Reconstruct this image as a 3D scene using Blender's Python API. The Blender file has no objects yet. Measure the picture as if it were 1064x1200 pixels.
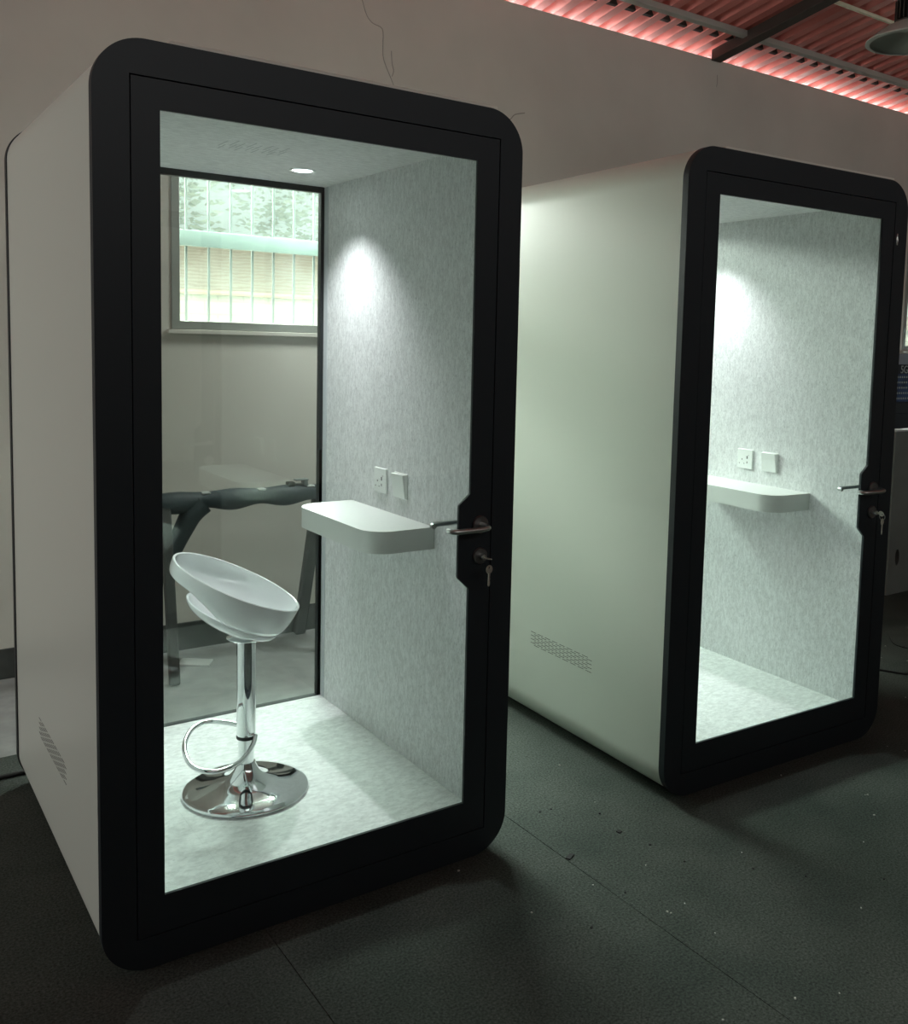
import bpy, bmesh, math, random
from mathutils import Vector, Matrix
from mathutils.geometry import tessellate_polygon
random.seed(7)
SC = bpy.context.scene
COL = SC.collection
PI = math.pi

# ------------------------------------------------------------------ materials
def new_mat(name):
    m = bpy.data.materials.new(name); m.use_nodes = True
    nt = m.node_tree
    return m, nt, nt.nodes['Principled BSDF']

def mat(name, col, rough=.5, metal=0., spec=.5, bump=0., bscale=80., var=0., vscale=6., coat=0.):
    m, nt, b = new_mat(name)
    b.inputs['Base Color'].default_value = (*col, 1)
    b.inputs['Roughness'].default_value = rough
    b.inputs['Metallic'].default_value = metal
    b.inputs['Specular IOR Level'].default_value = spec
    if coat: b.inputs['Coat Weight'].default_value = coat; b.inputs['Coat Roughness'].default_value = .05
    if var or bump:
        tc = nt.nodes.new('ShaderNodeTexCoord')
    if var:
        n = nt.nodes.new('ShaderNodeTexNoise'); n.inputs['Scale'].default_value = vscale; n.inputs['Detail'].default_value = 6
        nt.links.new(tc.outputs['Object'], n.inputs['Vector'])
        r = nt.nodes.new('ShaderNodeValToRGB')
        r.color_ramp.elements[0].position = .3; r.color_ramp.elements[1].position = .7
        r.color_ramp.elements[0].color = (*[c * (1 - var) for c in col], 1)
        r.color_ramp.elements[1].color = (*[min(1, c * (1 + var)) for c in col], 1)
        nt.links.new(n.outputs['Fac'], r.inputs['Fac']); nt.links.new(r.outputs['Color'], b.inputs['Base Color'])
    if bump:
        n2 = nt.nodes.new('ShaderNodeTexNoise'); n2.inputs['Scale'].default_value = bscale; n2.inputs['Detail'].default_value = 4
        nt.links.new(tc.outputs['Object'], n2.inputs['Vector'])
        bp = nt.nodes.new('ShaderNodeBump'); bp.inputs['Strength'].default_value = bump; bp.inputs['Distance'].default_value = .01
        nt.links.new(n2.outputs['Fac'], bp.inputs['Height']); nt.links.new(bp.outputs['Normal'], b.inputs['Normal'])
    return m

def emis(name, col, s):
    m = bpy.data.materials.new(name); m.use_nodes = True; nt = m.node_tree; nt.nodes.clear()
    e = nt.nodes.new('ShaderNodeEmission'); e.inputs['Color'].default_value = (*col, 1); e.inputs['Strength'].default_value = s
    o = nt.nodes.new('ShaderNodeOutputMaterial'); nt.links.new(e.outputs[0], o.inputs[0]); return m

def glass(name, tint=(.96, .99, .975), dust=0., gain=1.):
    m = bpy.data.materials.new(name); m.use_nodes = True; nt = m.node_tree; nt.nodes.clear(); N = nt.nodes.new; L = nt.links.new
    lw = N('ShaderNodeLayerWeight'); lw.inputs['Blend'].default_value = .5
    p = N('ShaderNodeMath'); p.operation = 'POWER'; p.inputs[1].default_value = 4.
    L(lw.outputs['Facing'], p.inputs[0])
    a = N('ShaderNodeMath'); a.operation = 'MULTIPLY_ADD'; a.inputs[1].default_value = .8 * gain; a.inputs[2].default_value = .042 * gain
    L(p.outputs[0], a.inputs[0])
    t = N('ShaderNodeBsdfTransparent'); t.inputs['Color'].default_value = (*tint, 1)
    g = N('ShaderNodeBsdfGlossy'); g.inputs['Roughness'].default_value = .01; g.inputs['Color'].default_value = (.95, 1, .98, 1)
    mx = N('ShaderNodeMixShader'); L(a.outputs[0], mx.inputs[0]); L(t.outputs[0], mx.inputs[1]); L(g.outputs[0], mx.inputs[2])
    out = N('ShaderNodeOutputMaterial'); last = mx
    if dust:
        tc = N('ShaderNodeTexCoord'); n = N('ShaderNodeTexNoise'); n.inputs['Scale'].default_value = 5; n.inputs['Detail'].default_value = 8
        L(tc.outputs['Object'], n.inputs['Vector'])
        mr = N('ShaderNodeMapRange'); mr.inputs['From Min'].default_value = .3; mr.inputs['From Max'].default_value = .7
        mr.inputs['To Min'].default_value = dust * .6; mr.inputs['To Max'].default_value = dust * 1.4
        L(n.outputs['Fac'], mr.inputs['Value'])
        d = N('ShaderNodeBsdfTranslucent'); d.inputs['Color'].default_value = (.8, .9, .84, 1)
        m2 = N('ShaderNodeMixShader'); L(mr.outputs[0], m2.inputs[0]); L(mx.outputs[0], m2.inputs[1]); L(d.outputs[0], m2.inputs[2]); last = m2
    L(last.outputs[0], out.inputs[0]); return m

def felt(name, scale, base=(.80, .83, .83), dark=(.42, .46, .47), mid=(.66, .69, .70)):
    m, nt, b = new_mat(name); N = nt.nodes.new; L = nt.links.new
    b.inputs['Roughness'].default_value = .95; b.inputs['Specular IOR Level'].default_value = .15
    tc = N('ShaderNodeTexCoord'); mp = N('ShaderNodeMapping'); mp.inputs['Scale'].default_value = scale
    L(tc.outputs['Object'], mp.inputs['Vector'])
    n = N('ShaderNodeTexNoise'); n.inputs['Scale'].default_value = 1; n.inputs['Detail'].default_value = 5; n.inputs['Roughness'].default_value = .65
    L(mp.outputs[0], n.inputs['Vector'])
    r = N('ShaderNodeValToRGB'); e = r.color_ramp.elements
    e[0].position = .27; e[0].color = (*dark, 1); e[1].position = .52; e[1].color = (*base, 1)
    k = e.new(.40); k.color = (*mid, 1)
    L(n.outputs['Fac'], r.inputs['Fac'])
    n3 = N('ShaderNodeTexNoise'); n3.inputs['Scale'].default_value = .35; n3.inputs['Detail'].default_value = 3
    L(mp.outputs[0], n3.inputs['Vector'])
    mr = N('ShaderNodeMapRange'); mr.inputs['From Min'].default_value = .35; mr.inputs['From Max'].default_value = .65
    mr.inputs['To Min'].default_value = .86; mr.inputs['To Max'].default_value = 1.05; L(n3.outputs['Fac'], mr.inputs['Value'])
    mu = N('ShaderNodeMix'); mu.data_type = 'RGBA'; mu.blend_type = 'MULTIPLY'; mu.inputs['Factor'].default_value = 1
    L(r.outputs['Color'], mu.inputs['A']); L(mr.outputs[0], mu.inputs['B'])
    L(mu.outputs['Result'], b.inputs['Base Color'])
    bp = N('ShaderNodeBump'); bp.inputs['Strength'].default_value = .25; bp.inputs['Distance'].default_value = .002
    L(n.outputs['Fac'], bp.inputs['Height']); L(bp.outputs[0], b.inputs['Normal'])
    return m

M = {}
M['black'] = mat('black_powder_coat', (.020, .0265, .0315), .45, spec=.3, bump=.04, bscale=400)
M['black_back'] = mat('black_back_frame', (.014, .018, .020), .5)
M['shell'] = mat('white_laminate', (.66, .70, .64), .34, spec=.4, bump=.012, bscale=6)
M['film'] = mat('white_film', (.80, .78, .70), .5)
M['felt_wall'] = felt('felt_wall', (260, 260, 95), base=(.76, .765, .765), dark=(.33, .35, .36), mid=(.62, .63, .635))
M['felt_ceil'] = felt('felt_ceiling', (70, 220, 220), base=(.80, .80, .795), dark=(.58, .585, .58), mid=(.73, .735, .73))
M['felt_floor'] = felt('felt_floor', (110, 190, 150), base=(.82, .825, .82), dark=(.58, .59, .59), mid=(.75, .76, .755))
M['trim'] = mat('grey_aluminium_trim', (.55, .58, .60), .45, spec=.5)
M['shelf'] = mat('white_shelf_laminate', (.70, .72, .69), .38)
M['plastic'] = mat('white_plastic', (.80, .82, .80), .3)
M['dark_hole'] = mat('dark_slot', (.02, .022, .022), .8)
M['slot'] = mat('vent_slot_shadow_gap', (.06, .065, .06), .8)
M['slot_soft'] = mat('felt_slot', (.48, .50, .50), .9)
M['steel'] = mat('brushed_steel', (.60, .62, .61), .28, 1.)
M['steel_dark'] = mat('rosette_steel', (.22, .22, .22), .42, 1.)
M['brass'] = mat('nickel_key', (.66, .63, .55), .4, .7)
M['chrome'] = mat('chrome', (.82, .84, .85), .06, 1.)
M['abs'] = mat('glossy_white_abs', (.80, .82, .83), .12, spec=.6, coat=.6)
M['rubber'] = mat('black_rubber', (.02, .02, .02), .7)
M['glass'] = glass('pod_glass', (.965, .985, .978))
M['glass_back'] = glass('back_glass', (.94, .965, .95), gain=1.2)
M['win_glass'] = glass('dusty_window_glass', (.93, .98, .95), dust=.022)
M['wall'] = mat('plaster_wall', (.62, .585, .525), .9, spec=.2, var=.07, vscale=1.6, bump=.12, bscale=7)
M['base'] = mat('dark_skirting_paint', (.05, .054, .05), .6, var=.4, vscale=9)
M['concrete'] = mat('concrete_floor', (.30, .31, .30), .8, var=.14, vscale=11, bump=.15, bscale=60)
M['block'] = mat('grey_board', (.19, .22, .205), .8, var=.12, vscale=4)
M['alu'] = mat('window_aluminium', (.30, .31, .28), .5, .3)
M['bar'] = mat('painted_bar', (.17, .20, .19), .6)
M['rail'] = mat('pale_rail', (.40, .48, .47), .6)
M['roof'] = mat('red_roof_sheet', (.66, .20, .17), .42, spec=.4, var=.10, vscale=3)
M['purlin'] = mat('grey_purlin', (.46, .44, .40), .5, .2)
M['rafter'] = mat('brown_rafter', (.06, .045, .038), .7)
M['lamp_shade'] = mat('grey_green_shade', (.52, .58, .54), .4, .15)
M['heatsink'] = mat('dark_heatsink', (.05, .055, .05), .5, .4)
M['fabric'] = mat('black_wrap_fabric', (.035, .05, .055), .6, bump=.5, bscale=25)
M['wood_dark'] = mat('dark_trestle_leg', (.06, .062, .058), .7, var=.3, vscale=10)
M['tape'] = mat('silver_tape', (.5, .52, .5), .4)
M['crumb'] = mat('pale_crumb', (.55, .55, .5), .8)
M['chip'] = mat('dark_crumb', (.012, .012, .012), .8)
M['cable'] = mat('black_cable', (.01, .01, .01), .5)
M['crack'] = mat('wall_crack', (.34, .31, .275), .9)
M['cream'] = mat('cream_batten', (.92, .89, .68), .5)
M['blue'] = mat('blue_print', (.03, .07, .17), .5, var=.5, vscale=14)
M['navy'] = mat('navy_box', (.012, .018, .03), .5)
M['pale'] = mat('pale_print', (.50, .56, .56), .6)
M['ledge'] = mat('pale_blue_grey_board', (.30, .35, .42), .6)
M['brick_white'] = None
M['leaf'] = mat('leaf', (.38, .44, .32), .6)
M['bark'] = mat('bark', (.12, .1, .08), .9)
M['ground'] = mat('yard_ground', (.35, .34, .3), .9, var=.15, vscale=2)

# carpet: dark green-black needle felt with seams along y
def carpet_mat():
    m, nt, b = new_mat('dark_carpet'); N = nt.nodes.new; L = nt.links.new
    b.inputs['Roughness'].default_value = .95; b.inputs['Specular IOR Level'].default_value = .12
    tc = N('ShaderNodeTexCoord')
    n = N('ShaderNodeTexNoise'); n.inputs['Scale'].default_value = 150; n.inputs['Detail'].default_value = 6; n.inputs['Roughness'].default_value = .7
    L(tc.outputs['Object'], n.inputs['Vector'])
    n2 = N('ShaderNodeTexNoise'); n2.inputs['Scale'].default_value = 3.5; n2.inputs['Detail'].default_value = 5
    L(tc.outputs['Object'], n2.inputs['Vector'])
    r = N('ShaderNodeValToRGB'); e = r.color_ramp.elements
    e[0].position = .32; e[0].color = (.024, .030, .027, 1); e[1].position = .68; e[1].color = (.115, .130, .118, 1)
    L(n.outputs['Fac'], r.inputs['Fac'])
    r2 = N('ShaderNodeValToRGB'); e = r2.color_ramp.elements
    e[0].position = .3; e[0].color = (.72, .76, .74, 1); e[1].position = .7; e[1].color = (1.15, 1.12, 1.1, 1)
    L(n2.outputs['Fac'], r2.inputs['Fac'])
    mu = N('ShaderNodeMix'); mu.data_type = 'RGBA'; mu.blend_type = 'MULTIPLY'; mu.inputs['Factor'].default_value = 1
    L(r.outputs['Color'], mu.inputs['A']); L(r2.outputs['Color'], mu.inputs['B'])
    L(mu.outputs['Result'], b.inputs['Base Color'])
    bp = N('ShaderNodeBump'); bp.inputs['Strength'].default_value = .5; bp.inputs['Distance'].default_value = .003
    L(n.outputs['Fac'], bp.inputs['Height']); L(bp.outputs[0], b.inputs['Normal'])
    return m
M['carpet'] = carpet_mat()

def brick_mat():
    m, nt, b = new_mat('white_brick'); N = nt.nodes.new; L = nt.links.new
    tc = N('ShaderNodeTexCoord'); mp = N('ShaderNodeMapping'); mp.inputs['Rotation'].default_value = (PI / 2, 0, 0)
    br = N('ShaderNodeTexBrick'); br.inputs['Scale'].default_value = 2.2
    br.inputs['Color1'].default_value = (.62, .64, .55, 1); br.inputs['Color2'].default_value = (.58, .60, .52, 1)
    br.inputs['Mortar'].default_value = (.46, .48, .42, 1); br.inputs['Mortar Size'].default_value = .02
    L(tc.outputs['Object'], mp.inputs[0]); L(mp.outputs[0], br.inputs['Vector']); L(br.outputs['Color'], b.inputs['Base Color'])
    b.inputs['Roughness'].default_value = .9
    return m
M['brick_white'] = brick_mat()

def tile_mat():
    m, nt, b = new_mat('tan_roof_tiles'); N = nt.nodes.new; L = nt.links.new
    tc = N('ShaderNodeTexCoord')
    w = N('ShaderNodeTexWave'); w.wave_type = 'BANDS'; w.bands_direction = 'Z'; w.inputs['Scale'].default_value = 9; w.inputs['Distortion'].default_value = 5
    L(tc.outputs['Object'], w.inputs['Vector'])
    r = N('ShaderNodeValToRGB'); e = r.color_ramp.elements
    e[0].color = (.36, .28, .22, 1); e[1].color = (.46, .40, .32, 1)
    L(w.outputs['Fac'], r.inputs['Fac']); L(r.outputs['Color'], b.inputs['Base Color']); b.inputs['Roughness'].default_value = .9
    return m
M['tiles'] = tile_mat()

# ------------------------------------------------------------------ geometry helpers
def finish(name, bm, m, parent=None, smooth=35, bevel=0., seg=2, subsurf=0, solid=0.):
    bmesh.ops.recalc_face_normals(bm, faces=bm.faces)
    me = bpy.data.meshes.new(name); bm.to_mesh(me); bm.free()
    if smooth:
        for p in me.polygons: p.use_smooth = True
        me.set_sharp_from_angle(angle=math.radians(smooth))
    for mm in (m if isinstance(m, (list, tuple)) else [m]): me.materials.append(mm)
    o = bpy.data.objects.new(name, me); COL.objects.link(o)
    if parent: o.parent = parent
    if solid:
        s = o.modifiers.new('solid', 'SOLIDIFY'); s.thickness = solid; s.offset = 0
    if bevel:
        b = o.modifiers.new('bevel', 'BEVEL'); b.width = bevel; b.segments = seg; b.limit_method = 'ANGLE'; b.angle_limit = math.radians(40); b.harden_normals = False
    if subsurf:
        s = o.modifiers.new('sub', 'SUBSURF'); s.levels = subsurf; s.render_levels = subsurf
    return o

def tag(o, label=None, cat=None, group=None, kind=None):
    if label: o['label'] = label
    if cat: o['category'] = cat
    if group: o['group'] = group
    if kind: o['kind'] = kind
    return o

def thing(name, label, cat, loc=(0, 0, 0), rz=0., group=None):
    o = bpy.data.objects.new(name, None); COL.objects.link(o); o.location = loc; o.rotation_euler = (0, 0, rz)
    o.empty_display_size = .1
    return tag(o, label, cat, group)

def box(bm, x0, x1, y0, y1, z0, z1, mat_i=0, T=None):
    vs = [bm.verts.new(p) for p in ((x0, y0, z0), (x1, y0, z0), (x1, y1, z0), (x0, y1, z0), (x0, y0, z1), (x1, y0, z1), (x1, y1, z1), (x0, y1, z1))]
    if T is not None:
        for v in vs: v.co = T @ v.co
    for f in ((0, 1, 2, 3), (4, 5, 6, 7), (0, 1, 5, 4), (1, 2, 6, 5), (2, 3, 7, 6), (3, 0, 4, 7)):
        g = bm.faces.new([vs[i] for i in f]); g.material_index = mat_i
    return vs

def boxo(name, x0, x1, y0, y1, z0, z1, m, parent=None, bevel=.002):
    bm = bmesh.new(); box(bm, x0, x1, y0, y1, z0, z1); return finish(name, bm, m, parent, bevel=bevel)

def prism(bm, outer, holes, d0, d1, mp=lambda a, b, d: (a, d, b)):
    loops = [outer] + list(holes)
    flat = [p for l in loops for p in l]
    tris = tessellate_polygon([[Vector((a, b, 0)) for a, b in l] for l in loops])
    A = [bm.verts.new(mp(a, b, d0)) for a, b in flat]; B = [bm.verts.new(mp(a, b, d1)) for a, b in flat]
    for t in tris:
        try: bm.faces.new([A[i] for i in t]); bm.faces.new([B[i] for i in reversed(t)])
        except ValueError: pass
    k = 0
    for l in loops:
        n = len(l)
        for i in range(n):
            j = (i + 1) % n
            bm.faces.new((A[k + i], A[k + j], B[k + j], B[k + i]))
        k += n

def rrect(x0, x1, z0, z1, r, n=14):
    pts = []
    for cx, cz, a0 in ((x1 - r, z0 + r, -90), (x1 - r, z1 - r, 0), (x0 + r, z1 - r, 90), (x0 + r, z0 + r, 180)):
        for i in range(n + 1):
            a = math.radians(a0 + 90 * i / n); pts.append((cx + r * math.cos(a), cz + r * math.sin(a)))
    return pts
def rect(x0, x1, z0, z1): return [(x0, z0), (x1, z0), (x1, z1), (x0, z1)]

def lathe(bm, prof, n=48, c=(0, 0), T=None):
    rings = []
    for r, z in prof:
        if r < 1e-6: rings.append([bm.verts.new((c[0], c[1], z))])
        else: rings.append([bm.verts.new((c[0] + r * math.cos(2 * PI * i / n), c[1] + r * math.sin(2 * PI * i / n), z)) for i in range(n)])
    allv = [v for r in rings for v in r]
    if T is not None:
        for v in allv: v.co = T @ v.co
    for a, b in zip(rings, rings[1:]):
        for i in range(n):
            j = (i + 1) % n
            if len(a) == 1 and len(b) == 1: continue
            if len(a) == 1: bm.faces.new((a[0], b[i], b[j]))
            elif len(b) == 1: bm.faces.new((a[i], a[j], b[0]))
            else: bm.faces.new((a[i], a[j], b[j], b[i]))

def tube(bm, pts, r, n=12, closed=False, caps=True, rfun=None):
    pts = [Vector(p) for p in pts]; m = len(pts); rings = []
    nrm = None
    for i, p in enumerate(pts):
        if closed: t = (pts[(i + 1) % m] - pts[i - 1]).normalized()
        else: t = (pts[min(i + 1, m - 1)] - pts[max(i - 1, 0)]).normalized()
        if nrm is None:
            nrm = t.orthogonal().normalized()
        nrm = (nrm - t * nrm.dot(t)).normalized(); bn = t.cross(nrm)
        rr = rfun(i / (m - 1)) if rfun else r
        rings.append([bm.verts.new(p + (nrm * math.cos(2 * PI * k / n) + bn * math.sin(2 * PI * k / n)) * rr) for k in range(n)])
    for i in range(m if closed else m - 1):
        a, b = rings[i], rings[(i + 1) % m]
        for k in range(n): bm.faces.new((a[k], a[(k + 1) % n], b[(k + 1) % n], b[k]))
    if caps and not closed:
        bm.faces.new(rings[0]); bm.faces.new(rings[-1][::-1])

def smooth_path(pts, k=8):
    P = [Vector(p) for p in pts]; out = []
    for i in range(len(P) - 1):
        p0, p1, p2, p3 = P[max(i - 1, 0)], P[i], P[i + 1], P[min(i + 2, len(P) - 1)]
        for j in range(k):
            t = j / k
            out.append(.5 * ((2 * p1) + (-p0 + p2) * t + (2 * p0 - 5 * p1 + 4 * p2 - p3) * t * t + (-p0 + 3 * p1 - 3 * p2 + p3) * t ** 3))
    out.append(P[-1]); return out

def bar(bm, a, b, w, h):
    a, b = Vector(a), Vector(b); d = b - a; L = d.length
    q = d.to_track_quat('Z', 'Y').to_matrix().to_4x4(); T = Matrix.Translation(a) @ q
    box(bm, -w / 2, w / 2, -h / 2, h / 2, 0, L, T=T)

def copy_tree(o, parent=None):
    c = o.copy(); COL.objects.link(c)
    if parent: c.parent = parent; c.matrix_parent_inverse = o.matrix_parent_inverse.copy()
    for ch in list(o.children): copy_tree(ch, c)
    return c

# ------------------------------------------------------------------ the pod
W, D, H, R0 = 1.15, 1.2125, 2.168, .115
FT = .0264
XI, ZC, ZF = .0657, 2.0912, .1033
OL, OR, OB, OT = .1443, .999, .1739, 2.0202

def make_pod(label):
    t = thing('office_pod', label, 'phone booth', group='white phone booths with black frames')
    # shell: rounded tube
    bm = bmesh.new()
    e = .004
    prism(bm, rrect(e, W - e, e, H - e, R0 - e, 18), [rect(XI - .009, W - XI + .009, ZF - .009, ZC + .009)], FT, D - FT)
    finish('shell', bm, M['shell'], t, smooth=40)
    # vent grille on both sides
    for sx in (-1, 1):
        bm = bmesh.new()
        x = e if sx < 0 else W - e
        for r in range(8):
            for c in range(8):
                y0 = .405 + c * .0475 + (.0238 if r % 2 else 0); z = .322 + r * .0073
                box(bm, x - .0006, x + .0006, y0, y0 + .034, z, z + .0017)
        finish('side_vent', bm, M['slot'], t, smooth=0)
    # roof film
    bm = bmesh.new(); box(bm, .17, W - R0 + .035, .012, D - .1, H - .006, H + .011)
    finish('roof_cover', bm, M['film'], t, bevel=.003)
    # front frame ring
    bm = bmesh.new(); prism(bm, rrect(0, W, 0, H, R0, 18), [rect(.0785, 1.0735, .0785, 2.0885)], 0, FT)
    finish('front_frame', bm, M['black'], t, smooth=40, bevel=.0025)
    bm = bmesh.new(); prism(bm, rect(.06, 1.095, .06, 2.11), [rect(.125, 1.055, .15, 2.045)], .0125, FT + .001)
    finish('door_stop', bm, M['black'], t, smooth=30)
    # back frame ring
    bm = bmesh.new(); prism(bm, rrect(0, W, 0, H, R0, 18), [rect(XI + .012, W - XI - .014, ZF + .002, ZC - .022)], D - FT, D)
    finish('back_frame', bm, M['black_back'], t, smooth=40, bevel=.002)
    g = boxo('back_glass', XI + .008, W - XI - .01, D - .019, D - .011, ZF - .003, ZC - .018, M['glass_back'], t, 0)
    # door leaf
    x0, x1, z0, z1 = .081, 1.071, .081, 2.086
    hole = [(OL, OB), (OR, OB), (OR, .815), (OR - .002, .817), (.964, .848), (.962, .853), (.962, 1.057), (.964, 1.061), (OR - .004, 1.087), (OR, 1.092), (OR, OT), (OL, OT)]
    bm = bmesh.new(); prism(bm, rect(x0, x1, z0, z1), [hole], .001, .011)
    leaf = finish('door', bm, M['black'], t, smooth=30, bevel=.0015)
    boxo('door_glass', OL - .005, OR + .005, .003, .009, OB - .005, OT + .005, M['glass'], leaf, 0)
    # lever handles (outer, inner), rosettes, lock
    bm = bmesh.new()
    Y = Matrix.Rotation(PI / 2, 4, 'X')
    lathe(bm, [(0, .0), (.026, 0), (.026, .007), (.024, .0095), (0, .0095)], 32, T=Matrix.Translation((1.032, .001, 1.0)) @ Y)
    finish('handle_rosette', bm, M['steel_dark'], leaf)
    def lever(s, y0):
        bm = bmesh.new()
        pts = [(1.032, y0, 1.0), (1.032, y0 + s * .030, 1.0), (1.029, y0 + s * .043, .9995), (1.020, y0 + s * .052, .999), (1.0, y0 + s * .055, .998), (.96, y0 + s * .055, .998), (.93, y0 + s * .054, .998), (.913, y0 + s * .050, .998), (.905, y0 + s * .040, .998), (.9035, y0 + s * .028, .998)]
        tube(bm, smooth_path(pts, 5), .0078, 14)
        finish('handle', bm, M['steel'], leaf, smooth=50)
    lever(-1, -.006); lever(1, .011)
    bm = bmesh.new()
    lathe(bm, [(0, 0), (.0245, 0), (.0245, .005), (.022, .0085), (.0, .0085)], 32, T=Matrix.Translation((1.034, .001, .908)) @ Y)
    lk = finish('lock_rosette', bm, M['steel_dark'], leaf)
    bm = bmesh.new()
    lathe(bm, [(0, 0), (.0085, 0), (.0085, .017), (.0075, .019), (0, .019)], 24, T=Matrix.Translation((1.034, -.007, .908)) @ Y)
    finish('lock_cylinder', bm, M['steel'], leaf)
    bm = bmesh.new()
    lathe(bm, [(0, 0), (.024, 0), (.022, .009), (.009, .01), (.009, .022), (0, .022)], 24, T=Matrix.Translation((1.034, .011, .908)) @ Matrix.Rotation(-PI / 2, 4, 'X'))
    box(bm, 1.006, 1.046, .031, .041, .903, .913)
    finish('thumb_turn', bm, M['steel'], leaf)
    # felt lining
    yb = D - FT
    boxo('wall_panel', W - XI, W - XI + .009, .036, yb - .035, ZF, ZC, M['felt_wall'], t, 0)
    boxo('wall_panel', XI - .009, XI, .036, yb - .035, ZF, ZC, M['felt_wall'], t, 0)
    boxo('ceiling_panel', XI - .009, W - XI + .009, .036, yb, ZC, ZC + .009, M['felt_ceil'], t, 0)
    boxo('floor_panel', XI - .009, W - XI + .009, .036, yb, ZF - .009, ZF, M['felt_floor'], t, 0)
    boxo('jamb_trim', W - XI - .001, W - XI + .009, yb - .033, yb, ZF, ZC, M['trim'], t, .001)
    boxo('jamb_trim', XI - .009, XI + .001, yb - .033, yb, ZF, ZC, M['trim'], t, .001)
    # shelf
    r = .085; x0, x1, y0, y1 = .858, W - XI, .335, .925
    pts = [(x1, y0), (x1, y1)]
    for cx, cy, a0 in ((x0 + r, y1 - r, 90), (x0 + r, y0 + r, 180)):
        for i in range(15):
            a = math.radians(a0 + 90 * i / 14); pts.append((cx + r * math.cos(a), cy + r * math.sin(a)))
    bm = bmesh.new(); prism(bm, pts, [], .858, .929, lambda a, b, d: (a, b, d))
    finish('shelf', bm, M['shelf'], t, smooth=30, bevel=.0015)
    # power socket
    xs = W - XI
    so = boxo('power_socket', xs - .009, xs, .651, .737, .990, 1.076, M['plastic'], t, .002)
    bm = bmesh.new()
    for (yy, zz, dy, dz) in ((.710, 1.030, .004, .006), (.724, 1.012, .005, .003), (.697, 1.012, .005, .003), (.680, 1.040, .006, .013), (.680, 1.018, .004, .009), (.673, 1.05, .003, .003)):
        box(bm, xs - .0096, xs - .0085, yy - dy / 2, yy + dy / 2, zz - dz / 2, zz + dz / 2)
    finish('socket_holes', bm, M['dark_hole'], so, smooth=0)
    # switch with tilted rocker
    sw = boxo('light_switch', xs - .007, xs, .510, .596, .990, 1.076, M['plastic'], t, .002)
    bm = bmesh.new()
    vs = box(bm, xs - .014, xs - .006, .513, .593, .993, 1.073)
    for v in vs:
        if v.co.x < xs - .01: v.co.x += (-.007 if v.co.z > 1.03 else .004)
    finish('rocker', bm, M['plastic'], sw, bevel=.0012)
    # ceiling vent slots and downlight
    bm = bmesh.new()
    for i in range(8):
        yy = .56 if i % 2 else .585
        box(bm, .50 + i * .026, .503 + i * .026, yy, yy + .085, ZC - .0006, ZC + .001)
        box(bm, .50 + i * .026 + .013, .503 + i * .026 + .013, yy + .06, yy + .13, ZC - .0006, ZC + .001)
    finish('ceiling_vent', bm, M['slot_soft'], t, smooth=0)
    lx, ly = .868, .895
    bm = bmesh.new(); lathe(bm, [(.034, ZC - .001), (.043, ZC - .004), (.045, ZC - .001), (.045, ZC + .001)], 40, (lx, ly))
    dl = finish('downlight', bm, M['plastic'], t, smooth=60)
    bm = bmesh.new(); lathe(bm, [(0, ZC - .0035), (.034, ZC - .002)], 40, (lx, ly))
    finish('lamp_diffuser', bm, M['lamp_on'], dl)
    for nm, en, sz, bl in (('downlight_beam', POD_W * .10, 46, 1.), ('downlight_spill', POD_W * .30, 108, 1.)):
        L = bpy.data.lights.new(nm, 'SPOT'); L.energy = en; L.color = (.96, .985, 1.0)
        L.spot_size = math.radians(sz); L.spot_blend = bl; L.shadow_soft_size = .014
        lo = bpy.data.objects.new(nm, L); COL.objects.link(lo); lo.parent = dl; lo.location = (lx, ly, ZC - .037)
    return t

POD_W = 118
M['lamp_on'] = emis('lamp_on', (.93, 1, 1), 9)
pod = make_pod('nearer white phone booth with black frame and a white bar stool inside')
pod2 = copy_tree(pod)
pod2.location = (1.7519, -.0658, 0); pod2.rotation_euler = (0, 0, -.0345)
pod2['label'] = 'farther white phone booth on the right with no stool inside'

# keys
def key_mesh(L=.032, bow=.0115):
    bm = bmesh.new()
    pts = []
    for i in range(15):
        a = math.radians(-60 + 300 * i / 14); pts.append((bow * .95 * math.cos(a + PI / 2 - math.radians(90)), 0))
    out = [(-.0035, 0)]
    out = []
    for i in range(17):
        a = math.radians(-72 + 324 * i / 16)
        out.append((bow * math.sin(PI - a + 0) * -1 if False else bow * math.cos(a + math.radians(0)), bow * math.sin(a)))
    # bow centred at origin, blade down -z; rotate so the gap faces down
    out = [(x * math.cos(-math.radians(90) + 0) - z * math.sin(-math.radians(90)), x * math.sin(-math.radians(90)) + z * math.cos(-math.radians(90))) for x, z in out]
    gap = [(bow * math.sin(math.radians(s)), -bow * math.cos(math.radians(s))) for s in ()]
    pts = []
    for i in range(21):
        a = math.radians(-90 + 18 + 324 * i / 20)
        pts.append((bow * math.cos(a), bow * math.sin(a)))
    pts += [(-.0034, -bow - .004), (-.0034, -bow - L), (-.001, -bow - L - .003), (.002, -bow - L), (.0034, -bow - L * .75), (.0020, -bow - L * .6), (.0034, -bow - L * .45), (.0022, -bow - L * .3), (.0034, -bow - .004)]
    hole = [(.003 * math.cos(2 * PI * i / 10), .005 + .003 * math.sin(2 * PI * i / 10)) for i in range(10)]
    prism(bm, pts, [hole], -.001, .001)
    return bm
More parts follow.
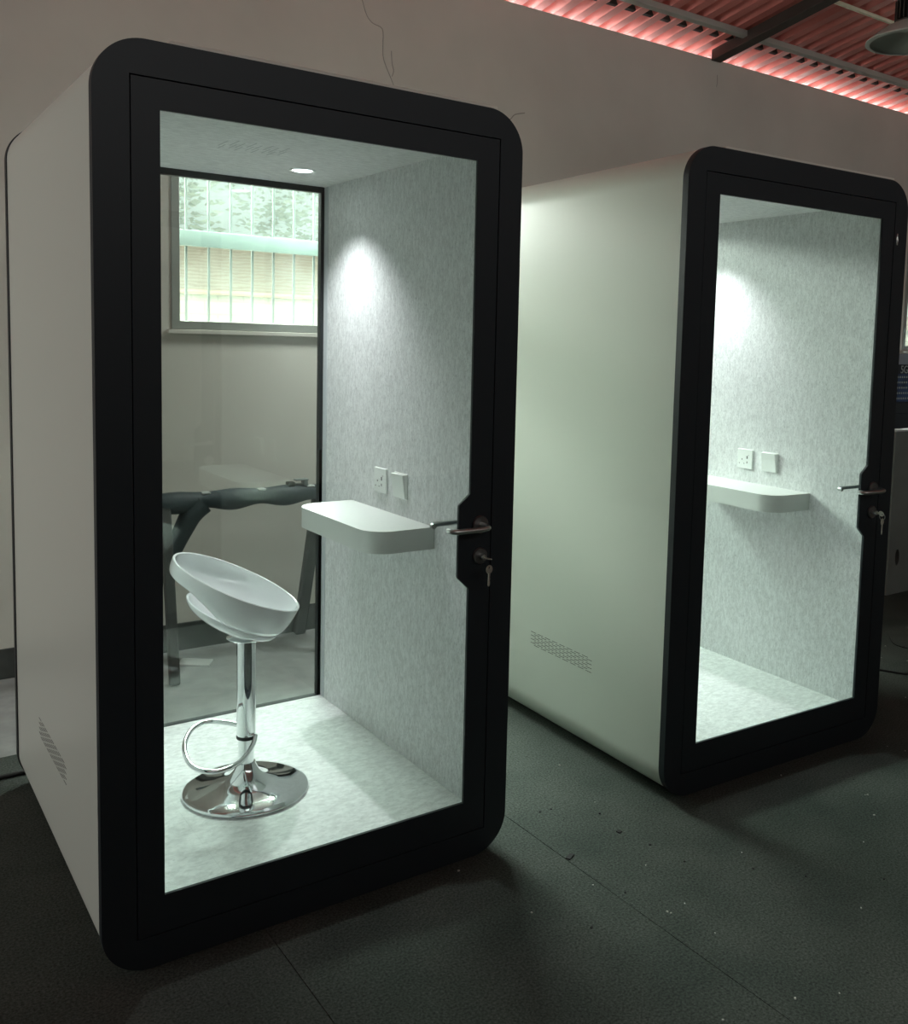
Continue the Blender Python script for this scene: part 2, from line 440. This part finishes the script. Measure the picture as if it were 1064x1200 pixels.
def keys(label, ox, oy, rz, spread):
    t = thing('key_set', label, 'keys', (ox, oy, 0), rz, 'keys in the booth door locks')
    # key in the lock: blade along +y
    k = finish('key', key_mesh(.018), M['brass'], t, smooth=0)
    k.matrix_local = Matrix.Translation((1.034, -.0505, .908)) @ Matrix.Rotation(math.radians(90), 4, 'X') @ Matrix.Rotation(math.radians(spread), 4, 'Z')
    k.matrix_local = Matrix.Translation((1.034, -.0440, .908)) @ Matrix.Rotation(math.radians(spread), 4, 'Y') @ Matrix.Rotation(math.radians(90), 4, 'X')
    bm = bmesh.new()
    tube(bm, [(1.034, -.049 + .012 * math.sin(2 * PI * i / 20), .897 + .012 * math.cos(2 * PI * i / 20)) for i in range(20)], .0008, 6, closed=True)
    finish('key_ring', bm, M['steel'], t)
    k2 = finish('key', key_mesh(.034, .0125), M['brass'], t, smooth=0)
    k2.matrix_local = Matrix.Translation((1.035, -.050, .878)) @ Matrix.Rotation(math.radians(12), 4, 'Z')
    k3 = None
    return t
kA = keys('keys hanging from the lock of the nearer booth, beside the bar stool booth handle', 0, 0, 0, 10)
kB = keys('keys hanging from the lock of the farther booth on the right', 1.7519, -.0658, -.0345, 70)
kA.children[2].matrix_local = Matrix.Translation((1.035, -.050, .878)) @ Matrix.Rotation(math.radians(-62), 4, 'Z')
k3 = kA.children[2].copy(); COL.objects.link(k3); k3.parent = kA
k3.matrix_local = Matrix.Translation((1.038, -.046, .877)) @ Matrix.Rotation(math.radians(-40), 4, 'Z') @ Matrix.Rotation(math.radians(8), 4, 'Y')

# ------------------------------------------------------------------ bar stool
SX, SY = .551, .562
st = thing('bar_stool', 'white glossy bar stool on a chrome pedestal inside the nearer booth', 'bar stool', (SX, SY, ZF), math.atan2(-.345, .938))
# local x = right as seen, local y = away
bm = bmesh.new()
lathe(bm, [(0, .001), (.186, .001), (.191, .004), (.1915, .008), (.188, .011), (.170, .0155), (.14, .021), (.10, .029), (.07, .039), (.05, .052), (.038, .068), (.031, .083), (.0285, .092), (0, .092)], 96)
finish('base', bm, M['chrome'], st, smooth=60)
bm = bmesh.new(); lathe(bm, [(0, .088), (.024, .088), (.024, .20), (0, .20)], 40)
finish('lower_post', bm, M['chrome'], st)
bm = bmesh.new(); lathe(bm, [(.0, .172), (.0275, .172), (.0290, .175), (.0290, .480), (.027, .49), (0, .49)], 48)
finish('gas_column', bm, M['chrome'], st)
bm = bmesh.new(); lathe(bm, [(.0, .169), (.0292, .169), (.0298, .172), (.0298, .177), (.0292, .18), (0, .18)], 40)
finish('collar', bm, M['rubber'], st)
# foot rest: a D loop around the front left of the column
bm = bmesh.new()
fr = [(.028, -.012, .178), (.018, -.055, .162), (-.02, -.135, .150), (-.085, -.185, .150), (-.15, -.165, .162), (-.178, -.08, .182), (-.165, .01, .200), (-.12, .055, .208), (-.06, .045, .204), (.0, .022, .195), (.022, .012, .190)]
tube(bm, smooth_path(fr, 6), .0075, 14)
finish('foot_rest', bm, M['chrome'], st, smooth=60)
bm = bmesh.new(); lathe(bm, [(.029, .480), (.055, .487), (.06, .492), (.03, .50), (0, .5)], 40)
finish('seat_mount', bm, M['chrome'], st)
# seat: lower bowl and a tilted band that rises at the back; both share one tilted axis
TILT = math.radians(24.5); CEN = Vector((-.026, 0, .668))
EX = Vector((math.cos(TILT), 0, -math.sin(TILT))); EZ = Vector((math.sin(TILT), 0, math.cos(TILT))); EY = Vector((0, 1, 0))
def tp(a, b, d): return CEN + EX * a + EY * b - EZ * d
BD, BR, BX = .096, .150, .030
def seat_bowl():
    bm = bmesh.new(); n = 96; k = 16
    def ring(j, off):
        a = j / k * PI / 2
        r = (BR - off) * math.sin(a) ** .9; d = BD + (.048 - off) * math.cos(a) ** .85 if j < k else BD
        return [bm.verts.new(tp(BX + .022 * (1 - j / k) + r * math.cos(2 * PI * i / n), r * math.sin(2 * PI * i / n), d)) for i in range(n)]
    O = [ring(j, 0) for j in range(1, k + 1)]; I = [ring(j, .008) for j in range(1, k + 1)]
    co = bm.verts.new(tp(BX + .022, 0, BD + .048)); ci = bm.verts.new(tp(BX + .022, 0, BD + .040))
    for i in range(n):
        q = (i + 1) % n
        bm.faces.new((co, O[0][q], O[0][i])); bm.faces.new((ci, I[0][i], I[0][q]))
        for a, b in zip(O, O[1:]): bm.faces.new((a[i], a[q], b[q], b[i]))
        for a, b in zip(I, I[1:]): bm.faces.new((a[i], b[i], b[q], a[q]))
        bm.faces.new((O[-1][i], O[-1][q], I[-1][q], I[-1][i]))
    return bm
finish('seat', seat_bowl(), M['abs'], st, smooth=50, bevel=.002)
def seat_band():
    bm = bmesh.new(); n = 128; k = 10; rt = .205
    def sm(x): x = max(0, min(1, x)); return x * x * (3 - 2 * x)
    def P(i, t, off):
        phi = 2 * PI * i / n; c, s_ = math.cos(phi), math.sin(phi)
        m = sm((c + .72) / .6) if s_ < 0 else sm((c + 1.02) / .3)
        a0, b0 = (rt - off) * c, (rt - off) * s_
        r1 = .196 - off
        a1 = r1 * c * (1 - m) + (BX + (BR + .002 - off) * c) * m; b1 = r1 * s_ * (1 - m) + (BR + .002 - off) * s_ * m
        h = .043 * (1 - m) + (BD + .003) * m
        u = 1 - math.sqrt(max(0, 1 - t ** 2 * .93)); u /= 1 - math.sqrt(.07)
        return tp(a0 + (a1 - a0) * u, b0 + (b1 - b0) * u, h * t)
    O = [[bm.verts.new(P(i, j / k, 0)) for i in range(n)] for j in range(k + 1)]
    I = [[bm.verts.new(P(i, j / k, .008)) for i in range(n)] for j in range(k + 1)]
    for i in range(n):
        q = (i + 1) % n
        for a, b in zip(O, O[1:]): bm.faces.new((a[i], a[q], b[q], b[i]))
        for a, b in zip(I, I[1:]): bm.faces.new((a[i], b[i], b[q], a[q]))
        bm.faces.new((O[0][i], I[0][i], I[0][q], O[0][q])); bm.faces.new((O[-1][i], O[-1][q], I[-1][q], I[-1][i]))
    return bm
finish('backrest', seat_band(), M['abs'], st, smooth=50, bevel=.002)

# ------------------------------------------------------------------ setting
WY = 2.35; WT = .2; WTOP = 3.445
def struct(o): o['kind'] = 'structure'; return o
struct(boxo('floor', -5, 10, -7, WY, -.12, -.006, M['concrete'], None, 0))
WIN = [(.845, 2.55, 1.545, 2.46), (6.80, 8.40, 1.545, 2.46)]
bm = bmesh.new(); prism(bm, rect(-5, 10, -.1, WTOP), [rect(*w) for w in WIN], WY, WY + WT)
wb = struct(finish('wall_back', bm, M['wall'], smooth=0))
for k, w in enumerate(WIN):
    x0, x1, z0, z1 = w
    bm = bmesh.new(); f = .040
    prism(bm, rect(x0, x1, z0, z1), [rect(x0 + f, (x0 + x1) / 2 - .02, z0 + f, z1 - f), rect((x0 + x1) / 2 + .02, x1 - f, z0 + f, z1 - f)], WY - .006, WY + .05)
    wf = struct(finish('window_%d' % (k + 1), bm, M['alu'], smooth=0, bevel=.003))
    boxo('window_pane', x0 + f - .004, x1 - f + .004, WY + .02, WY + .025, z0 + f - .004, z1 - f + .004, M['win_glass'], wf, 0)
    boxo('window_sill', x0 - .02, x1 + .02, WY - .03, WY + .01, z0 - .022, z0 - .001, M['wall'], wf, .003)
    # security bars outside
    g = thing('security_grille', ['painted bar grille outside the window seen through the nearer booth', 'painted bar grille outside the window at the far right edge'][k], 'window bars', ((x0 + x1) / 2, WY + .1, z0))
    cx = (x0 + x1) / 2
    bm = bmesh.new(); box(bm, x0 - cx + .002, x1 - cx - .002, -.012, .012, .40, .475)
    finish('rail', bm, M['rail'], g, bevel=.003)
    nb = int((x1 - x0 - .1) / .110)
    for i in range(nb + 1):
        xx = .946 - .845 + i * .110
        xx = x0 + xx * 1.0 - cx + .005
        if xx > x1 - cx - .03: break
        bm = bmesh.new(); box(bm, xx - .0055, xx + .0055, .013, .025, .002, z1 - z0 - .002); finish('bar', bm, M['bar'], g, bevel=.002)
struct(boxo('baseboard_back', -5, 10, WY - .012, WY, -.006, .128, M['base'], None, .002))
# side and front walls
bm = bmesh.new(); prism(bm, [(-7, -.1), (WY + WT, -.1), (WY + WT, 3.46), (-7, 5.05)], [rect(.1, 2.2, .2, 2.7)], -5.2, -5, lambda a, b, d: (d, a, b))  # hole added so the left fill light can enter
struct(finish('wall_left', bm, M['wall'], smooth=0))
bm = bmesh.new(); prism(bm, [(-7, -.1), (WY + WT, -.1), (WY + WT, 3.46), (-7, 5.05)], [], 10, 10.2, lambda a, b, d: (d, a, b))
struct(finish('wall_right', bm, M['wall'], smooth=0))
bm = bmesh.new(); prism(bm, rect(-5, 10, -.1, 5.05), [rect(-4, 9, 3.95, 4.85)], -7.2, -7)  # high hole added so the front fill light can enter
struct(finish('wall_front', bm, M['wall'], smooth=0))
# cracks in the plaster
def crack(pts, r):
    bm = bmesh.new(); tube(bm, smooth_path([(x, WY - .0004, z) for x, z in pts], 4), r, 5); o = finish('crack', bm, M['crack'], wb)
crack([(1.78, 3.36), (1.83, 3.20), (1.87, 3.15), (1.93, 3.13), (1.935, 3.05), (1.94, 2.98), (1.985, 2.89)], .0025)
crack([(1.985, 3.03), (1.99, 2.97), (2.0, 2.93), (1.99, 2.9)], .0025)
crack([(1.985, 2.89), (2.02, 2.82), (2.05, 2.78)], .002)
crack([(2.73, 2.80), (2.76, 2.80), (2.79, 2.83), (2.86, 2.85)], .003)
crack([(4.45, 3.35), (4.452, 3.3), (4.448, 3.27)], .0025)

# carpet
bm = bmesh.new()
xs = [-5, .395, 1.259, 10]
for a, b in zip(xs, xs[1:]): box(bm, a + .0012, b - .0012, -7, 1.466, -.006, 0)
tag(finish('carpet', bm, M['carpet'], smooth=0), 'dark green-black floor carpet laid in strips under both booths', 'carpet')

# roof
def roofz(y): return 3.505 + .175 * (WY - y)
bm = bmesh.new()
prof = []; pitch = .146; h = .045; x = -5.2
while x < 10.4:
    prof += [(x, 0), (x + .062, 0), (x + .088, h), (x + .120, h)]; x += pitch
y0, y1 = 3.0, -7.4; ny = 24
rows = []
for j in range(ny + 1):
    y = y0 + (y1 - y0) * j / ny
    rows.append([bm.verts.new((px, y, roofz(y) + pz)) for px, pz in prof])
for a, b in zip(rows, rows[1:]):
    for i in range(len(prof) - 1): bm.faces.new((a[i], a[i + 1], b[i + 1], b[i]))
rf = struct(finish('ceiling', bm, M['roof'], smooth=0, solid=.002))
def sloped_beam(name, x0, x1, ya, yb, drop0, drop1, m, label, cat, group=None):
    bm = bmesh.new()
    v = [bm.verts.new(p) for p in ((x0, ya, roofz(ya) - drop1), (x1, ya, roofz(ya) - drop1), (x1, yb, roofz(yb) - drop1), (x0, yb, roofz(yb) - drop1),
                                   (x0, ya, roofz(ya) - drop0), (x1, ya, roofz(ya) - drop0), (x1, yb, roofz(yb) - drop0), (x0, yb, roofz(yb) - drop0))]
    for f in ((0, 1, 2, 3), (4, 5, 6, 7), (0, 1, 5, 4), (1, 2, 6, 5), (2, 3, 7, 6), (3, 0, 4, 7)): bm.faces.new([v[i] for i in f])
    return tag(finish(name, bm, m, bevel=.004), label, cat, group)
sloped_beam('roof_purlin', -5, 10, 2.085, 2.045, .003, .040, M['purlin'], 'grey steel purlin nearest the wall under the red roof', 'roof beam', 'purlins under the roof')
sloped_beam('closure_strip', -5, 10, 2.225, 2.195, -.043, -.004, M['rafter'], None, None).parent = rf
sloped_beam('roof_purlin', -5, 10, .42, .35, .003, .063, M['purlin'], 'dark steel purlin farther up the red roof', 'roof beam', 'purlins under the roof')
sloped_beam('roof_rafter', 4.385, 4.475, 2.349, -6.9, .003, .074, M['rafter'], 'dark brown rafter crossing under the purlins at top right', 'roof beam')
tl = thing('batten', 'thin cream batten under the roof left of the hanging lamp', 'batten', (5.4, 1.53, roofz(1.53)))
bm = bmesh.new(); box(bm, -1.0, 1.0, -.011, .011, -.022, -.001); finish('cream_strip', bm, M['cream'], tl, bevel=.003)

# high bay lamp
lc = Vector((3.625, .387, 2.944))
hb = thing('high_bay_lamp', 'grey-green hanging industrial lamp at the top right corner', 'lamp', lc)
bm = bmesh.new()
lathe(bm, [(.185, 0), (.205, .002), (.205, .008), (.17, .035), (.12, .070), (.085, .085), (.08, .088), (.080, .082), (.115, .066), (.165, .032), (.198, .007)], 56)
finish('lamp_shade', bm, M['lamp_shade'], hb, smooth=40)
bm = bmesh.new(); lathe(bm, [(0, .075), (.08, .075), (.08, .095), (.06, .10), (.055, .20), (.0, .20)], 40)
for i in range(24):
    a = 2 * PI * i / 24
    box(bm, .05, .083, -.003, .003, .10, .185, T=Matrix.Rotation(a, 4, 'Z'))
finish('heat_sink', bm, M['heatsink'], hb, smooth=30)
bm = bmesh.new(); tube(bm, [(0, 0, .2), (0, 0, roofz(lc.y) - lc.z)], .006, 8); finish('hanging_rod', bm, M['heatsink'], hb)
bm = bmesh.new(); lathe(bm, [(0, .06), (.06, .062), (.07, .074)], 32); finish('lens', bm, M['lamp_shade'], hb)

# trestle behind the nearer pod
tr = thing('trestle', 'black wrapped trestle standing behind the nearer booth near the wall', 'trestle', (1.1, 2.08, 0))
bm = bmesh.new()
pts = [(-.50 + i * .02, 0, .766 + .003 * math.sin(i * .5)) for i in range(54)]
def rb(t):
    x = -.50 + t * 1.06
    return .044 + .007 * math.sin((x + .186) / .263 * 2 * PI - PI / 2)
tube(bm, pts, .05, 18, rfun=rb); finish('wrapped_beam', bm, M['fabric'], tr, smooth=60)
for xx in (-.186, .077, .323):
    bm = bmesh.new(); box(bm, xx - .02, xx + .02, -.028, .02, .797, .806); finish('tape', bm, M['tape'], tr, bevel=.003)
for a, b, w in (((-.37, -.02, .76), (-.387, -.212, 0), .045), ((-.37, .02, .76), (-.365, .225, 0), .05), ((.372, -.02, .76), (.45, -.212, 0), .045), ((.385, .02, .76), (.372, .222, 0), .06)):
    bm = bmesh.new(); bar(bm, a, b, w, .04); finish('leg', bm, M['wood_dark'], tr, bevel=.008)
bm = bmesh.new(); tube(bm, smooth_path([(-.20, 0, .755), (-.245, 0, .71), (-.28, .01, .64), (-.325, .02, .54), (-.355, .03, .44)], 5), .04, 14, rfun=lambda t: .055 - .022 * t)
finish('wrapped_brace', bm, M['fabric'], tr, smooth=60)
cl = thing('clamp', 'small grey metal clamp lying on the black trestle beam', 'clamp', (1.355, 2.07, .806))
bm = bmesh.new(); box(bm, -.05, -.015, -.02, .02, 0, .022); finish('clamp_block', bm, M['heatsink'], cl, bevel=.003)
bm = bmesh.new(); box(bm, .03, .05, -.02, .02, 0, .03); box(bm, -.01, .055, -.02, .02, .026, .032); box(bm, -.02, .04, -.005, .005, .008, .013); finish('clamp_jaw', bm, M['bar'], cl, bevel=.002)
# plastic strip on the floor
bm = bmesh.new(); prism(bm, [(.80, 2.125), (.918, 2.035), (.962, 2.11), (.846, 2.20)], [], -.006, .004, lambda a, b, d: (a, b, d))
tag(finish('plastic_strip', bm, M['tape'], bevel=.003), 'pale flat plastic strip on the floor behind the nearer booth', 'strip')

# floor cables
bm = bmesh.new(); tube(bm, smooth_path([(-2.2, 1.30, .0085), (-.9, 1.27, .0085), (-.3, 1.285, .0085), (.04, 1.279, .0085), (.3, 1.30, .0085), (.9, 1.34, .0085), (1.5, 1.36, .0085)], 8), .008, 8)
tag(finish('cable', bm, M['cable']), 'black cable on the floor behind the nearer booth, left edge', 'cable')
bm = bmesh.new(); tube(bm, smooth_path([(2.9, 1.35, .005), (3.3, .95, .005), (3.59, .33, .005), (3.70, .20, .005), (4.1, .02, .005), (4.8, -.15, .005)], 8), .005, 8)
tag(finish('cable', bm, M['cable']), 'black cable on the carpet right of the farther booth', 'cable')
bm = bmesh.new(); tube(bm, smooth_path([(4.12, .62, .004), (4.02, .52, .004), (4.05, .40, .004), (4.2, .38, .004), (4.4, .45, .004)], 6), .003, 6)
tag(finish('cable', bm, M['cable']), 'thin coiled wire on the carpet at the right edge', 'cable')

# crumbs
bm = bmesh.new()
for i in range(170):
    x = random.uniform(.9, 4.2); y = random.uniform(-1.1, 1.2)
    if (-.03 < y < 1.3 and x < 1.2) or (-.12 < y and 1.72 < x < 2.95): continue
    s = random.uniform(.0012, .0035); a = random.uniform(0, PI)
    box(bm, -s, s, -s * .7, s * .7, 0, s, mat_i=0 if random.random() < .45 else 1, T=Matrix.Translation((x, y, .0003)) @ Matrix.Rotation(a, 4, 'Z'))
for (x, y, l, w, a) in ((1.277, -.16, .016, .007, .5), (1.5, -.13, .007, .007, .2), (2.42, -.62, .012, .006, 1.), (2.9, -.32, .014, .004, .4), (2.85, .4, .02, .003, 2.5)):
    box(bm, -l, l, -w, w, 0, .003, mat_i=1, T=Matrix.Translation((x, y, .0003)) @ Matrix.Rotation(a, 4, 'Z'))
tag(finish('carpet_crumbs', bm, [M['crumb'], M['chip']], smooth=0), 'scattered pale and dark crumbs on the carpet', 'crumbs', kind='stuff')

# low grey board at the right
lb = thing('low_partition', 'low grey board partition behind the farther booth at the right edge', 'partition', (5.9, 1.2, 0))
bm = bmesh.new(); prism(bm, rect(-1.0, 1.2, 0, 1.035), [[(-.905 + .030 * math.cos(2 * PI * i / 20) * (1 if 0 else .75), .235 + .052 * math.sin(2 * PI * i / 20)) for i in range(20)]], -.05, .012)
finish('panel', bm, M['block'], lb, smooth=0, bevel=.002)
boxo('top_trim', -1.0, 1.2, -.054, .016, 1.035, 1.047, M['trim'], lb, .002)
boxo('back_panel', -.99, 1.19, .0125, .03, .01, 1.03, M['block'], lb, .002)

# boxes stacked by the wall at the far right
bx = thing('printed_carton', 'blue printed carton with rows of white dots below the right-hand window', 'carton', (7.1, 2.18, 1.14))
boxo('carton_body', -.9, .5, -.1, .1, 0, .22, M['blue'], bx, .003)
bm = bmesh.new()
for r in range(5):
    for c in range(15):
        box(bm, -.88 + c * .030, -.867 + c * .030, -.102, -.1, .02 + r * .042, .034 + r * .042)
finish('printed_dots', bm, M['pale'], bx, smooth=0)
bz = thing('printed_carton', 'black carton top with pale lettering below the right-hand window ledge', 'carton', (7.1, 2.18, 1.36))
boxo('carton_body', -.9, .5, -.1, .1, 0, .072, M['navy'], bz, .003)
tx = bpy.data.curves.new('lettering', 'FONT'); tx.body = '5G'; tx.size = .085; tx.extrude = .001
to = bpy.data.objects.new('lettering', tx); COL.objects.link(to)
dg = bpy.context.evaluated_depsgraph_get(); me = bpy.data.meshes.new_from_object(to.evaluated_get(dg)); bpy.data.objects.remove(to)
to = bpy.data.objects.new('lettering', me); COL.objects.link(to); to.parent = bz; to.location = (-.725, -.1015, .006); to.rotation_euler = (PI / 2, 0, 0); me.materials.append(M['pale'])
nb_ = thing('storage_box', 'dark navy storage box under the blue printed carton', 'box', (7.1, 2.18, 0))
boxo('box_body', -.9, .55, -.13, .13, 0, 1.05, M['navy'], nb_, .004)
boxo('box_lid', -.91, .56, -.14, .14, 1.05, 1.14, M['navy'], nb_, .004)
lg = thing('window_ledge_board', 'pale blue-grey board on top of the cartons under the right-hand window', 'board', (7.1, 2.2, 1.4325))
boxo('board', -.92, .5, -.1, .1, 0, .085, M['ledge'], lg, .002)

# ------------------------------------------------------------------ outdoors
struct(boxo('ground', -25, 30, WY + WT, 40, -.3, -.12, M['ground'], None, 0))
ob = thing('outbuilding', 'white brick outbuilding with tan tiled roof seen through the window', 'building', (4, 6, -.12))
boxo('wall', -9, 9, 0, .25, 0, 1.99, M['brick_white'], ob, 0)
bm = bmesh.new(); prism(bm, [(-.12, 1.98), (-.12, 2.02), (1.3, 2.62), (2.7, 2.02), (2.7, 1.98)], [], -9.2, 9.2, lambda a, b, d: (d, a, b))
finish('roof', bm, M['tiles'], ob, smooth=0)
def tree(x, y, h, label):
    t = thing('tree', label, 'tree', (x, y, -.12), group='trees beyond the outbuilding')
    bm = bmesh.new(); tube(bm, smooth_path([(0, 0, 0), (.05, 0, h * .3), (-.04, .05, h * .6), (0, 0, h * .9)], 4), .1, 10, rfun=lambda s: .14 - .1 * s); finish('trunk', bm, M['bark'], t)
    bm = bmesh.new()
    cl_ = [(random.uniform(-.95, .95), random.uniform(-.6, .6), random.uniform(h * .22, h), random.uniform(.35, .75)) for _ in range(46)]
    for cx, cy, cz, cr in cl_:
        for _ in range(85):
            d = Vector((random.gauss(0, 1), random.gauss(0, 1), random.gauss(0, 1))).normalized() * cr * random.uniform(.4, 1)
            T = Matrix.Translation(Vector((cx, cy, cz)) + d) @ Matrix.Rotation(random.uniform(0, 6), 4, 'Z') @ Matrix.Rotation(random.uniform(0, 3), 4, 'X')
            s = random.uniform(.04, .09)
            v = [bm.verts.new(T @ Vector(p)) for p in ((-s, 0, 0), (0, -s * .45, .01), (s, 0, 0), (0, s * .45, .01))]
            bm.faces.new(v)
    finish('crown', bm, M['leaf'], t, smooth=0)
tree(3.1, 9.9, 4.2, 'leafy tree at the left of the window view, beyond the tan roof')
tree(6.0, 11.8, 4.8, 'leafy tree at the right of the window view, beyond the tan roof')
tree(3.9, 16.0, 6.0, 'taller leafy tree standing farthest away behind the two nearer trees')

# ------------------------------------------------------------------ light
def area(name, loc, target, sx, sy, energy, col=(1, 1, 1), spread=PI):
    L = bpy.data.lights.new(name, 'AREA'); L.shape = 'RECTANGLE'; L.size = sx; L.size_y = sy; L.energy = energy; L.color = col; L.spread = spread
    o = bpy.data.objects.new(name, L); COL.objects.link(o); o.location = loc
    o.rotation_euler = (Vector(target) - Vector(loc)).to_track_quat('-Z', 'Y').to_euler(); return o
area('daylight_window', (2.0, 3.35, 3.0), (1.7, 1.2, .9), 2.2, .9, 380, (.93, 1.0, .96), math.radians(130))
area('daylight_window', (7.6, 3.35, 3.0), (6.6, 1.2, .9), 1.6, .9, 300, (.90, 1.0, .93))
area('daylight_eave', (4.0, 4.7, 2.75), (4.0, 2.2, 3.50), 16, .5, 1900, (1.0, .98, .95))
area('fill_left', (-5.25, 1.15, 1.45), (0, 1.3, 1.3), 2.1, 2.5, 29, (1.0, .98, .93), math.radians(120))  # added fill from the left for the booth sides and back wall
area('rear_aisle_fill', (2.05, 1.75, 2.55), (1.65, 2.35, 1.1), .35, .35, 17, (.95, 1.0, .97), math.radians(140))  # added light with no fixture, hidden behind the booths
area('fill_front_high', (2.5, -7.3, 4.4), (2.5, 2.35, 2.4), 12.5, .85, 21, (.98, .98, .95), math.radians(60))  # added fill from high in front, spread narrowed to spare the floor
w = bpy.data.worlds.new('sky'); SC.world = w; w.use_nodes = True; nt = w.node_tree
bg = nt.nodes['Background']; bg.inputs['Color'].default_value = (.93, .97, .96, 1); bg.inputs['Strength'].default_value = .72
S_ = bpy.data.lights.new('sun', 'SUN'); S_.energy = 1.2; S_.angle = .3; S_.color = (1, .97, .9)
so_ = bpy.data.objects.new('sun', S_); COL.objects.link(so_); so_.rotation_euler = Vector((-.1, .75, -1)).to_track_quat('-Z', 'Y').to_euler()

# ------------------------------------------------------------------ camera (principal point off-centre: the photo is a crop)
F_PX, PX, PY = 1121.652, 600.769, 502.687
yaw, pit, rol = .6249, -.08965, .02668
fwd = Vector((math.sin(yaw) * math.cos(pit), math.cos(yaw) * math.cos(pit), math.sin(pit)))
right = Vector((math.cos(yaw), -math.sin(yaw), 0)); up = right.cross(fwd)
Rv = math.cos(rol) * right + math.sin(rol) * up; Uv = -math.sin(rol) * right + math.cos(rol) * up
cam = bpy.data.cameras.new('camera'); co = bpy.data.objects.new('camera', cam); COL.objects.link(co)
cam.sensor_fit = 'VERTICAL'; cam.sensor_height = 36; cam.lens = F_PX / 1200 * 36
cam.shift_x = (532 - PX) / 1200; cam.shift_y = (PY - 600) / 1200
co.matrix_world = Matrix(((Rv.x, Uv.x, -fwd.x, -.48516), (Rv.y, Uv.y, -fwd.y, -2.25294), (Rv.z, Uv.z, -fwd.z, 1.52146), (0, 0, 0, 1)))
cam.clip_end = 200
SC.camera = co
vs_ = SC.view_settings
vs_.view_transform = 'Standard'; vs_.look = 'None'; vs_.gamma = 1; vs_.use_curve_mapping = False; vs_.exposure = 0.
